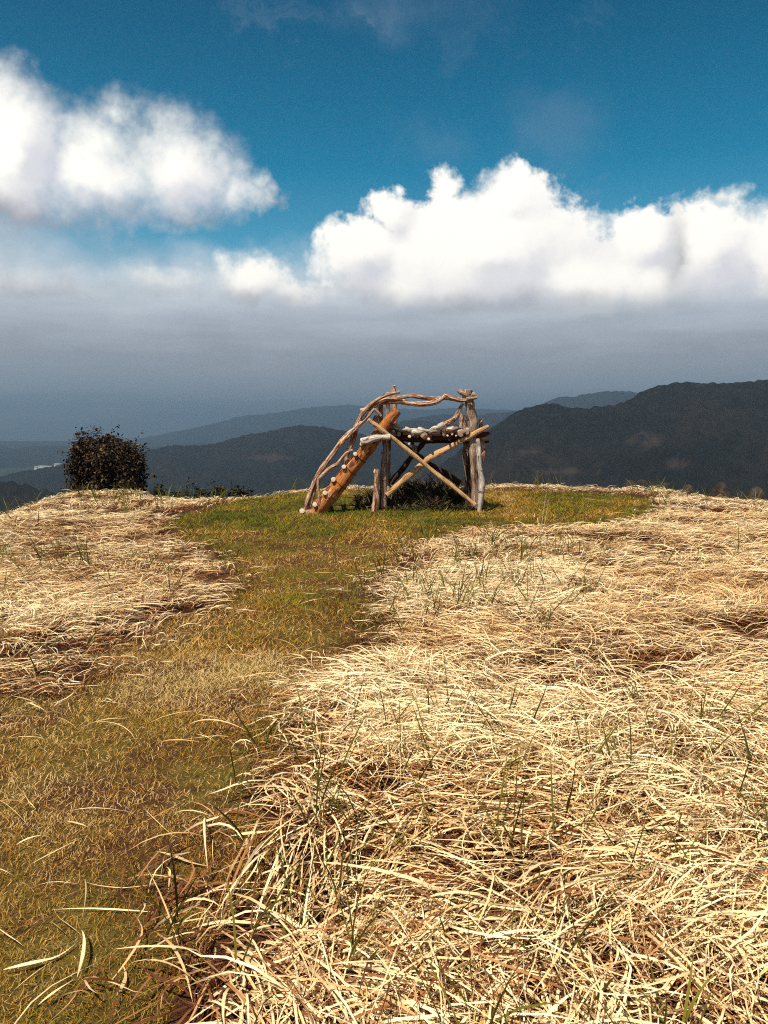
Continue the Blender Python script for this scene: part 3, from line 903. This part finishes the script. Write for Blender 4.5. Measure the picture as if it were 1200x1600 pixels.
def straw_zone(d0, d1, tufts, blades, nseg, wscale, lscale, stray_p, pale=0.0, rng=RNG):
    x, y = scatter_zone(d0, d1, tufts, rng=rng)
    sd = path_sd(x, y)
    keep = (sd < -0.02 - 0.25 * rng.random(len(x)) ** 2) | ((sd < 0.35) & (rng.random(len(x)) < 0.07))
    keep &= rng.random(len(x)) < np.clip(0.25 + 2.4 * (fbm(x * 1.9, y * 1.9, 67, 3) - 0.27), 0.12, 1)
    x, y, sd = x[keep], y[keep], sd[keep]
    depth_in = np.clip(-sd / 0.5, 0.15, 1)
    nb = np.maximum(3, (blades * rng.uniform(0.5, 1.6, len(x)) * (0.45 + 0.55 * depth_in)).astype(int))
    idx = np.repeat(np.arange(len(x)), nb)
    n = len(idx)
    tuft_h = flow(x, y) + rng.normal(0, 0.55, len(x))
    mound = 0.02 + 0.15 * np.clip(fbm(x * 1.1, y * 1.1, 61, 3) * 2.2 - 0.65, 0, 1) * depth_in
    spread = rng.uniform(0.08, 0.42, len(x))
    r = 0.09 * np.sqrt(rng.random(n)); t = rng.uniform(0, 6.283, n)
    bx, by = x[idx] + r * np.cos(t), y[idx] + r * np.sin(t)
    layer = rng.random(n)
    zoff = mound[idx] * layer * 0.9
    L_ = lscale * rng.uniform(0.12, 0.48, n) * (rng.uniform(0.65, 1.2, len(x)) * (0.5 + 0.5 * depth_in))[idx]
    head = tuft_h[idx] + rng.normal(0, 1, n) * spread[idx]
    stray = rng.random(n) < stray_p
    head = np.where(stray, rng.uniform(0, 6.283, n), head)
    e0 = rng.uniform(0.25, 1.0, n); e1 = rng.uniform(-0.9, -0.1, n)
    e0 = np.where(rng.random(n) < 0.10, rng.uniform(0.8, 1.35, n), e0)
    drift = rng.normal(0, 1.0, n)
    w = wscale * rng.uniform(0.0022, 0.0068, n) * np.where(rng.random(n) < 0.12, 1.35, 1.0)
    roll = rng.normal(0, 0.7, n)
    age = fbm(bx * 0.7, by * 0.7, 71, 3)
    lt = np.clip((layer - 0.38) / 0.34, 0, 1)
    rv = np.clip(0.02 + pale + 0.60 * lt * lt * (3 - 2 * lt) + 0.36 * rng.random(n) + (age - 0.5) * 0.8 - 0.18 * (w < wscale * 0.0032), 0.0, 1.0)  # low layers darker: old brown thatch, plus reddish shade put into the colour
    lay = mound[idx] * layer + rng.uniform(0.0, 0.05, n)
    return ribbons(bx, by, zoff, head, L_, e0, e1, drift, w, roll, nseg, rv, lay)


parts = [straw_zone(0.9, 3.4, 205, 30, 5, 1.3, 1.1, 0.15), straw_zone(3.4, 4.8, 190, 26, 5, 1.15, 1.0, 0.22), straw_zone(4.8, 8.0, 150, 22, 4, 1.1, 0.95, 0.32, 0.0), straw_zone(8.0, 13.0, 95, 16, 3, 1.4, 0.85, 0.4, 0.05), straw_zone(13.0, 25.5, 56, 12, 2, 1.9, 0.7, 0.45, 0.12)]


def bundles(dens, d0, d1, blades, wsc, rng=RNG):
    """long swathes of straw swept the same way, lying over the rest"""
    x, y = scatter_zone(d0, d1, dens, rng=rng)
    sd = path_sd(x, y)
    k = sd < -0.2
    x, y = x[k], y[k]
    nb = (blades * rng.uniform(0.5, 1.5, len(x))).astype(int); idx = np.repeat(np.arange(len(x)), nb); n = len(idx)
    h0 = flow(x, y) + rng.normal(0, 0.4, len(x))
    across = rng.normal(0, 0.13, n); along_ = rng.normal(0, 0.12, n)
    bx = x[idx] + across * -np.sin(h0[idx]) + along_ * np.cos(h0[idx]); by = y[idx] + across * np.cos(h0[idx]) + along_ * np.sin(h0[idx])
    return ribbons(bx, by, rng.uniform(0.02, 0.09, n), h0[idx] + rng.normal(0, 0.13, n), rng.uniform(0.28, 0.65, n), rng.uniform(0.15, 0.6, n), rng.uniform(-0.7, -0.2, n), (rng.normal(0, 0.6, len(x))[idx] + rng.normal(0, 0.2, n)),
                   wsc * rng.uniform(0.004, 0.011, n), rng.normal(0, 0.5, n), 7, np.clip(rng.normal(0.66, 0.2, n), 0.05, 1), rng.uniform(0.03, 0.09, n))


parts += [bundles(5.0, 1.2, 4.6, 55, 0.95), bundles(1.2, 5.0, 9.5, 30, 0.9)]
v_, f_, r_, a_ = join(parts)
o = mesh_from_arrays("dry_grass", v_, f_, M['straw'], attrs={'rnd': r_, 'along': a_})
tag(o, "flattened straw coloured dry grass covering the hilltop", "dry grass", kind="stuff")

# loose straws lying on the path
def loose(n, d0, d1, wsc, rng=RNG):
    x, y = scatter_zone(d0, d1, n, rng=rng)
    sd = path_sd(x, y)
    k = (sd > -0.1) & (rng.random(len(x)) < 0.35 + 0.65 * np.exp(-np.maximum(sd, 0) / 0.35))
    x, y = x[k], y[k]; n = len(x)
    return ribbons(x, y, rng.uniform(0.005, 0.03, n), rng.uniform(0, 6.28, n), rng.uniform(0.06, 0.4, n), rng.uniform(0.0, 0.5, n), rng.uniform(-0.6, 0.0, n), rng.normal(0, 0.6, n),
                   wsc * rng.uniform(0.003, 0.009, n), rng.normal(0, 0.5, n), 5, np.clip(rng.normal(0.5, 0.22, n), 0.1, 1), rng.uniform(0.004, 0.02, n), pointed=True)


big = []      # the few broad straws that stand out on the path, given where they lie
for (px, py, qx, qy, w) in [(245, 1322, 345, 1345, 0.020), (5, 1508, 125, 1485, 0.014), (20, 1495, 120, 1440, 0.010), (120, 1520, 132, 1455, 0.012), (80, 1435, 122, 1460, 0.010), (170, 1530, 270, 1425, 0.008),
                            (110, 1255, 230, 1262, 0.008), (25, 1312, 75, 1298, 0.009), (200, 1500, 330, 1510, 0.012), (60, 1565, 110, 1530, 0.010), (350, 1380, 352, 1290, 0.010), (300, 1440, 420, 1400, 0.012), (80, 1120, 125, 1132, 0.010),
                            (330, 1062, 370, 1070, 0.010), (295, 1128, 390, 1138, 0.009), (360, 1300, 430, 1302, 0.012), (270, 1435, 350, 1432, 0.011), (180, 1550, 210, 1500, 0.012), (390, 1200, 440, 1190, 0.010), (320, 1270, 350, 1350, 0.010)]:
    a = on_plane(px, py, 0.03); b = on_plane(qx, qy, 0.03)
    big.append((a[0], a[1], math.atan2(b[1] - a[1], b[0] - a[0]), math.hypot(b[0] - a[0], b[1] - a[1]), w))
B_ = np.array(big); nb_ = len(B_)
bigr = ribbons(B_[:, 0], B_[:, 1], np.full(nb_, 0.02), B_[:, 2] - 0.2, B_[:, 3] * 1.15, RNG.uniform(0.2, 0.6, nb_), RNG.uniform(-0.6, -0.2, nb_), RNG.normal(0.2, 0.6, nb_), B_[:, 4], RNG.normal(0, 0.5, nb_), 9, RNG.uniform(0.6, 0.95, nb_), np.full(nb_, 0.015), pointed=True)
v_, f_, r_, a_ = join([loose(60, 1.0, 5, 0.75), loose(32, 5, 10, 1.0), loose(9, 10, 20, 1.6), bigr])
o = mesh_from_arrays("loose_straw", v_, f_, M['straw'], attrs={'rnd': r_, 'along': np.clip(a_ + 0.4, 0, 1)})
tag(o, "loose pale straws strewn over the worn green path", "straw", kind="stuff")

# short turf on the path and round the platform
def turf_zone(d0, d1, dens, wsc, lsc, nseg, rng=RNG):
    x, y = scatter_zone(d0, d1, dens, rng=rng)
    sd = path_sd(x, y)
    near_plat = np.clip(1 - np.abs(y - 14.5) / 5.5, 0, 1)
    cover = fbm(x * 0.9, y * 0.9, 81, 3)
    k = (sd > -0.12) & (rng.random(len(x)) < 0.30 + 1.1 * np.clip(cover - 0.28, 0, 1) + near_plat)
    x, y = x[k], y[k]; n = len(x)
    near_plat = near_plat[k]
    tone = fbm(x * 0.8 + 3, y * 0.8, 91, 3)
    bleach = fbm(x * 2.6, y * 2.6 + 5, 95, 2)
    rv = np.clip(0.55 + 1.5 * (tone - 0.5) + 0.5 * (bleach - 0.5) + rng.normal(0, 0.2, n) - 0.42 * near_plat, 0, 1)
    return ribbons(x, y, np.zeros(n), rng.uniform(0, 6.28, n), lsc * rng.uniform(0.014, 0.055, n) * (0.6 + 0.8 * cover[k]) * (1 + 0.5 * near_plat), rng.uniform(0.2, 1.3, n), rng.uniform(0.0, 1.0, n), rng.normal(0, 0.4, n),
                   wsc * rng.uniform(0.0016, 0.0036, n), rng.normal(0, 0.6, n), nseg, rv, np.full(n, 0.001))


v_, f_, r_, a_ = join([turf_zone(1.2, 3.2, 34000, 0.8, 0.75, 2), turf_zone(3.2, 5.5, 13000, 1.0, 0.9, 2), turf_zone(5.5, 10.0, 3600, 1.7, 1.1, 2), turf_zone(10.0, 21.0, 850, 3.0, 1.5, 2)])
o = mesh_from_arrays("turf_grass", v_, f_, M['turf'], attrs={'rnd': r_, 'along': a_})
tag(o, "short worn green and brown grass of the path and round the log platform", "grass", kind="stuff")

# fresh green blades pushing up through the straw
def fresh(dens, d0, d1, wsc, rng=RNG):
    x, y = scatter_zone(d0, d1, dens, rng=rng)
    sd = path_sd(x, y)
    k = (sd < 0.1) & (fbm(x * 0.6, y * 0.6, 111, 3) + rng.normal(0, 0.06, len(x)) > 0.50)
    x, y = x[k], y[k]
    nb = rng.integers(2, 6, len(x)); idx = np.repeat(np.arange(len(x)), nb); n = len(idx)
    return ribbons(x[idx] + rng.normal(0, 0.025, n), y[idx] + rng.normal(0, 0.025, n), rng.uniform(0.04, 0.12, n), rng.uniform(0, 6.28, n), rng.uniform(0.16, 0.42, n), rng.uniform(1.0, 1.5, n), rng.uniform(0.3, 1.3, n),
                   rng.normal(0, 0.3, n), wsc * rng.uniform(0.005, 0.011, n), rng.normal(0, 1.2, n), 4, np.clip(rng.normal(0.45, 0.25, n), 0, 1), np.full(n, 0.01))


v_, f_, r_, a_ = join([fresh(22, 1.2, 5, 0.8), fresh(14, 5, 10, 1.0), fresh(6, 10, 22, 1.4)])
o = mesh_from_arrays("green_shoots", v_, f_, M['blade_green'], attrs={'rnd': r_, 'along': a_})
tag(o, "fresh green blades pushing up through the dry grass", "grass", kind="stuff")

# weeds in the shade under the platform
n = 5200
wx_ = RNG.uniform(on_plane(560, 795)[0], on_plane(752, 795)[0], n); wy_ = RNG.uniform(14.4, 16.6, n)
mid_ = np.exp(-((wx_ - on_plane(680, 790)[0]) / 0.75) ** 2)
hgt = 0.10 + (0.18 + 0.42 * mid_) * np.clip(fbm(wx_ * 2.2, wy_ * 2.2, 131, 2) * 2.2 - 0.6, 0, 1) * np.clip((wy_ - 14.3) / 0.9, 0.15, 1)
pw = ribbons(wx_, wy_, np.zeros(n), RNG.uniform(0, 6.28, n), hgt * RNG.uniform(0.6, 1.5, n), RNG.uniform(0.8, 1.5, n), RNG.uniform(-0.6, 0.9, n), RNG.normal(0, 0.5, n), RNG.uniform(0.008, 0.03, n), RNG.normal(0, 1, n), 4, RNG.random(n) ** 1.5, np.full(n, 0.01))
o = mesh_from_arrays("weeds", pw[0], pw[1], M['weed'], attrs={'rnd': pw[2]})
tag(o, "dark tangled weeds growing in the shade under the log platform", "weeds", kind="stuff")

# dry seed stalks standing along the crest
st = []
for (px, py, h, lean, tone, dd) in [(449, 757, 0.55, 0.08, .8, 22), (453, 757, 0.55, -0.12, .8, 22), (458, 758, 0.4, 0.25, .7, 22), (291, 766, 0.24, 0.1, 1.0, 18), (333, 768, 0.22, 0.05, .8, 18.5), (339, 768, 0.25, -0.1, .8, 18.5),
                                    (1140, 770, 0.62, -0.05, .25, 19.5), (1142, 770, 0.35, 0.3, .3, 19.5), (1085, 762, 0.28, -0.15, .5, 20.5), (1060, 762, 0.25, -0.6, .8, 20.5), (1118, 765, 0.22, -0.3, .6, 20), (1100, 764, 0.2, 0.1, .6, 20),
                                    (968, 755, 0.22, 0.0, .4, 21), (975, 756, 0.15, 0.1, .5, 21), (845, 845, 0.95, 0.03, .85, 11.3), (849, 848, 0.8, 0.06, .85, 11.2), (62, 788, 0.28, -0.2, .4, 16.5), (32, 790, 0.2, -0.2, .6, 15.5), (850, 757, 0.2, 0.2, .6, 21.5),
                                    (1025, 759, 0.16, 0.1, .7, 21), (1170, 772, 0.15, 0.1, .5, 18.5), (420, 764, 0.2, 0.4, .7, 19.5), (775, 752, 0.35, -0.1, .3, 21.5), (768, 755, 0.3, 0.1, .2, 21), (60, 832, 0.22, 0.0, .05, 11.7), (55, 836, 0.15, 0.8, .05, 11.6)]:
    w0 = at_depth(px, py, dd)
    st.append((w0[0], w0[1], h, lean, tone))
A_ = np.array(st); n = len(A_)
sp = ribbons(A_[:, 0], A_[:, 1], np.full(n, 0.12), np.where(A_[:, 3] >= 0, 0.0, math.pi), A_[:, 2] + 0.12, np.full(n, 1.5) - np.abs(A_[:, 3]), np.full(n, 1.45) - np.abs(A_[:, 3]) * 1.6, np.full(n, 0.2), np.full(n, 0.019), np.full(n, 0.2), 5, A_[:, 4], np.full(n, 0.0))
o = mesh_from_arrays("dry_stalks", sp[0], sp[1], M['stalk'], attrs={'rnd': sp[2]})
tag(o, "thin dry seed stalks standing up along the grassy crest", "stalks", kind="stuff")


# ------------------------------------------------------------------ shrubs
def leaf_cloud(name, ctr, leafs, size, mat, parent, rng):
    n = len(leafs)
    out = leafs - ctr
    out /= np.linalg.norm(out, axis=1)[:, None] + 1e-9
    nd = out * 0.7 + rng.normal(0, 0.55, (n, 3)) + np.array([0, 0, 0.35])
    nd /= np.linalg.norm(nd, axis=1)[:, None]
    t = np.cross(nd, rng.normal(0, 1, (n, 3))); t /= np.linalg.norm(t, axis=1)[:, None]
    b = np.cross(nd, t)
    sz = size * rng.uniform(0.6, 1.3, n)[:, None]
    p0 = leafs - t * sz * 0.5; p1 = leafs + b * sz * 0.28 + nd * sz * 0.10; p2 = leafs + t * sz * 0.55 - nd * sz * 0.12; p3 = leafs - b * sz * 0.28 + nd * sz * 0.10
    V_ = np.stack([p0, p1, p2, p3], 1).reshape(-1, 3)
    k = np.arange(n)[:, None] * 4
    f = np.vstack([np.hstack([k, k + 1, k + 2]), np.hstack([k, k + 2, k + 3])])
    return mesh_from_arrays(name, V_, f, mat, parent=parent, attrs={'rnd': np.repeat(rng.random(n), 4)})


def shrub(name, label, base, w, h, dpt, nleaf, size, mat, seed, cat="shrub", group=None, box=2.6, sprigs=34):
    rng = np.random.default_rng(seed)
    root = tag(empty(name, base), label, cat, group)
    base = np.array(base)
    ctr = base + np.array([0, 0, h * 0.5])
    nc = 70
    cl, cr = [], []
    while len(cl) < nc:
        u = rng.uniform(-1, 1, 3)
        if np.sum(np.abs(u) ** box) < 1.0 and np.max(np.abs(u)) > 0.35:
            cl.append(ctr + u * np.array([w / 2, dpt / 2, h / 2]) * 0.93); cr.append(rng.uniform(0.10, 0.2) * min(w, h))
    cl = np.array(cl); cr = np.array(cr)
    ci = rng.integers(0, nc, nleaf)
    off = rng.normal(0, 1, (nleaf, 3)); off /= np.linalg.norm(off, axis=1)[:, None]
    pts = cl[ci] + off * (cr[ci] * rng.uniform(0.35, 1.1, nleaf))[:, None]
    nu_ = nleaf // 2
    u = rng.uniform(-1, 1, (nu_ * 3, 3)); u = u[np.sum(np.abs(u) ** box, axis=1) < 1.0][:nu_]
    pts = np.vstack([pts, ctr + u * np.array([w / 2, dpt / 2, h / 2]) * 0.95])
    # sprigs poking out of the outline
    spr = []
    for k in range(sprigs):
        a = rng.uniform(0, 6.28); e = rng.uniform(0.0, 1.4)
        dv = np.array([math.cos(a) * math.cos(e), math.sin(a) * math.cos(e) * 0.6, math.sin(e)])
        sc = (np.sum(np.abs(dv) ** box)) ** (-1 / box)
        p0 = ctr + dv * sc * np.array([w / 2, dpt / 2, h / 2]) * 0.90
        dv = dv + rng.normal(0, 0.25, 3)
        for m in range(9):
            spr.append(p0 + dv * m * 0.019 * h + rng.normal(0, 0.010 * h, 3))
    pts = np.vstack([pts, np.array(spr)])
    pts = pts[pts[:, 2] < base[2] + h * 1.12]
    pts[:, 2] = np.maximum(pts[:, 2], base[2] + 0.02)
    leaf_cloud("crown", ctr, pts, size, mat, root, rng)
    if h > 1.0:
        for k in range(5):
            tip = cl[rng.integers(0, nc)]
            mid = base * 0.5 + tip * 0.5 + rng.normal(0, 0.08, 3)
            b0 = base + np.array([rng.normal(0, 0.08), rng.normal(0, 0.08), -0.05])
            log_mesh("trunk" if k == 0 else "limb", [(*b0, 0.05), (*mid, 0.035), (*tip, 0.012)], M['bark'], root, sides=7, knobs=0, ends=('', ''), step=0.15)
    return root


bb = at_depth(171, 766, 23.2)
gzb = float(ground_z(bb[0], bb[1]))
top = at_depth(171, 676, 23.2)[2]
shrub("copper_bush", "dense dark copper leaved bush behind the grassy crest, big and boxy", (bb[0], bb[1], gzb), 2.12, top - gzb - 0.10, 1.7, 17000, 0.10, M['copper_leaf'], 5, "bush", box=4.0)
GRP = "low dark shrubs beyond the crest"
for k, (px, w_, topy, lab) in enumerate([(250, 1.1, 758, "low dark shrub beside the foot of the copper bush"), (283, 1.2, 761, "low dark shrub behind the short pale upright stick on the crest"),
                                         (316, 1.1, 761, "smallest low dark shrub in the gap between the pale sticks on the crest"), (343, 1.0, 760, "low dark shrub behind the pair of pale stalks on the crest"),
                                         (371, 1.1, 755, "roundest dark shrub beyond the crest, nearest to the log ladder")]):
    dd = 24.5 + (k % 2) * 0.8
    b = at_depth(px, topy, dd)
    gz0 = float(ground_z(b[0], b[1]))
    shrub("low_shrub", lab, (b[0], b[1], gz0), w_ * 1.05, max(0.5, b[2] - gz0), 0.9, 4200, 0.10, M['shrub_leaf'], 60 + k, "shrub", GRP, box=2.2, sprigs=9)


# boulders just beyond the crest on the right
def boulder(label, px, py, wpx, hpx, dd, seed):
    rng = np.random.default_rng(seed)
    topp = at_depth(px, py, dd)
    W = wpx / F_PX * dd / 2
    gz0 = float(ground_z(topp[0], topp[1]))
    H = topp[2] - gz0 + 0.1
    W = max(W * 1.1, H * 0.30)
    nu, nv = 26, 14
    u = np.linspace(0, 2 * math.pi, nu, endpoint=False); v = np.linspace(0, 1, nv)
    U, Vv = np.meshgrid(u, v, indexing='ij')
    lump = 1 + 0.55 * (fbm(np.cos(U) * 1.8 + Vv * 2 + seed * 3.1, np.sin(U) * 1.8 + seed, seed, 3) - 0.5)
    X = topp[0] + W * lump * np.cos(U) * Vv
    Y = dd + W * 0.9 * lump * np.sin(U) * Vv
    Z = gz0 - 0.1 + H * (1 - Vv ** 2.4) * (1 + 0.25 * (fbm(X * 2.5, Y * 2.5, seed + 9, 3) - 0.5) * Vv)
    I, J = np.meshgrid(np.arange(nu), np.arange(nv - 1), indexing='ij')
    qd = np.stack([I * nv + J, I * nv + J + 1, ((I + 1) % nu) * nv + J + 1, ((I + 1) % nu) * nv + J], -1).reshape(-1, 4)
    o = mesh_from_arrays("boulder", np.stack([X.ravel(), Y.ravel(), Z.ravel()], 1), qd, M['rock'], smooth=True)
    tag(o, label, "boulder", "boulders beyond the crest")


boulder("rounded grey boulder beyond the crest, largest of the cluster behind the turf", 1002, 749, 15, 9, 24.0, 1)
boulder("dark low boulder just beside the largest rounded one beyond the crest", 984, 751, 10, 7, 24.4, 3)
boulder("small pale boulder beyond the crest between larger dark ones", 1040, 754, 8, 6, 23.2, 4)
boulder("low brownish flat boulder beyond the crest below the wooded slope", 1076, 757, 18, 7, 22.8, 5)
boulder("pointed brown boulder beyond the crest beside the tall dark stalk", 1128, 753, 10, 20, 22.0, 6)
boulder("broad brown boulder beyond the crest, rightmost of all", 1182, 760, 20, 18, 21.0, 7)

# far settlement in the valley
def far_house(label, px, py, wpx, hpx, dd, k):
    c_ = at_depth(px, py, dd)
    W, H, D = wpx / F_PX * dd, hpx / F_PX * dd, 14.0
    root = tag(empty("far_building", (c_[0], c_[1], c_[2] - H)), label, "building", "pale buildings in the valley")
    x0, x1, y0, y1, zb, zt = c_[0] - W / 2, c_[0] + W / 2, dd - D / 2, dd + D / 2, min(VALLEY, c_[2] - H), c_[2]
    V_ = [(x, y, z) for z in (zb, zt) for (x, y) in ((x0, y0), (x1, y0), (x1, y1), (x0, y1))]
    Fq = [(0, 1, 5, 4), (1, 2, 6, 5), (2, 3, 7, 6), (3, 0, 4, 7)]
    mesh_from_arrays("wall", np.array(V_), np.array(Fq), M['render_white'], parent=root)
    e = 0.8
    V_ = [(x0 - e, y0 - e, zt), (x1 + e, y0 - e, zt), (x1 + e, y1 + e, zt), (x0 - e, y1 + e, zt), (x0 - e, dd, zt + H * 0.5), (x1 + e, dd, zt + H * 0.5)]
    mesh_from_arrays("roof", np.array(V_), [np.array([(0, 1, 5, 4), (2, 3, 4, 5)]), np.array([(0, 4, 3), (1, 2, 5)])], M['roof_tile'], parent=root)
    # rows of windows on the wall that faces the hill
    nwin = max(2, int(W / 5))
    for i in range(nwin):
        xc = x0 + (i + 0.5) * W / nwin
        V_ = [(xc - 0.8, y0 - 0.05, zt - 3.2), (xc + 0.8, y0 - 0.05, zt - 3.2), (xc + 0.8, y0 - 0.05, zt - 1.4), (xc - 0.8, y0 - 0.05, zt - 1.4)]
        mesh_from_arrays("window", np.array(V_), np.array([(0, 1, 2, 3)]), M['wire'], parent=root)


far_house("long pale building far down the valley, just left of the copper bush", 67, 729, 13, 3, 3600, 0)
far_house("small pale building at the end of the long one in the far valley", 57, 730, 5, 2.5, 3620, 1)
far_house("pale building right of the long one in the far valley", 77, 729, 5, 2, 3590, 2)
far_house("pale building highest on the ridge line left of the copper bush", 90, 725, 9, 1.8, 3650, 3)
far_house("pale building lowest in the valley at the picture's left edge", 4, 746, 6, 2.5, 3000, 4)

# ------------------------------------------------------------------ the air
HX, HY0, HY1, HZ0, HZ1 = 9600.0, -9200.0, 9600.0, VALLEY - 32.0, 210.0
V_ = np.array([(x, y, z) for z in (HZ0, HZ1) for (x, y) in ((-HX, HY0), (HX, HY0), (HX, HY1), (-HX, HY1))])
Fq = np.array([(3, 2, 1, 0), (4, 5, 6, 7), (0, 1, 5, 4), (1, 2, 6, 5), (2, 3, 7, 6), (3, 0, 4, 7)])
hm = new_mat("haze_air")
pv = S.tree.nodes.new('ShaderNodeVolumePrincipled')
pv.inputs['Color'].default_value = (0.52, 0.72, 0.89, 1)
pv.inputs['Density'].default_value = 2.1e-4
pv.inputs['Anisotropy'].default_value = 0.65
mo = S.tree.nodes.new('ShaderNodeOutputMaterial')
S.tree.links.new(pv.outputs[0], mo.inputs['Volume'])
hz = mesh_from_arrays("haze", V_, Fq, hm)
tag(hz, "pale blue haze lying over the valley and mountains", "haze", kind="stuff")
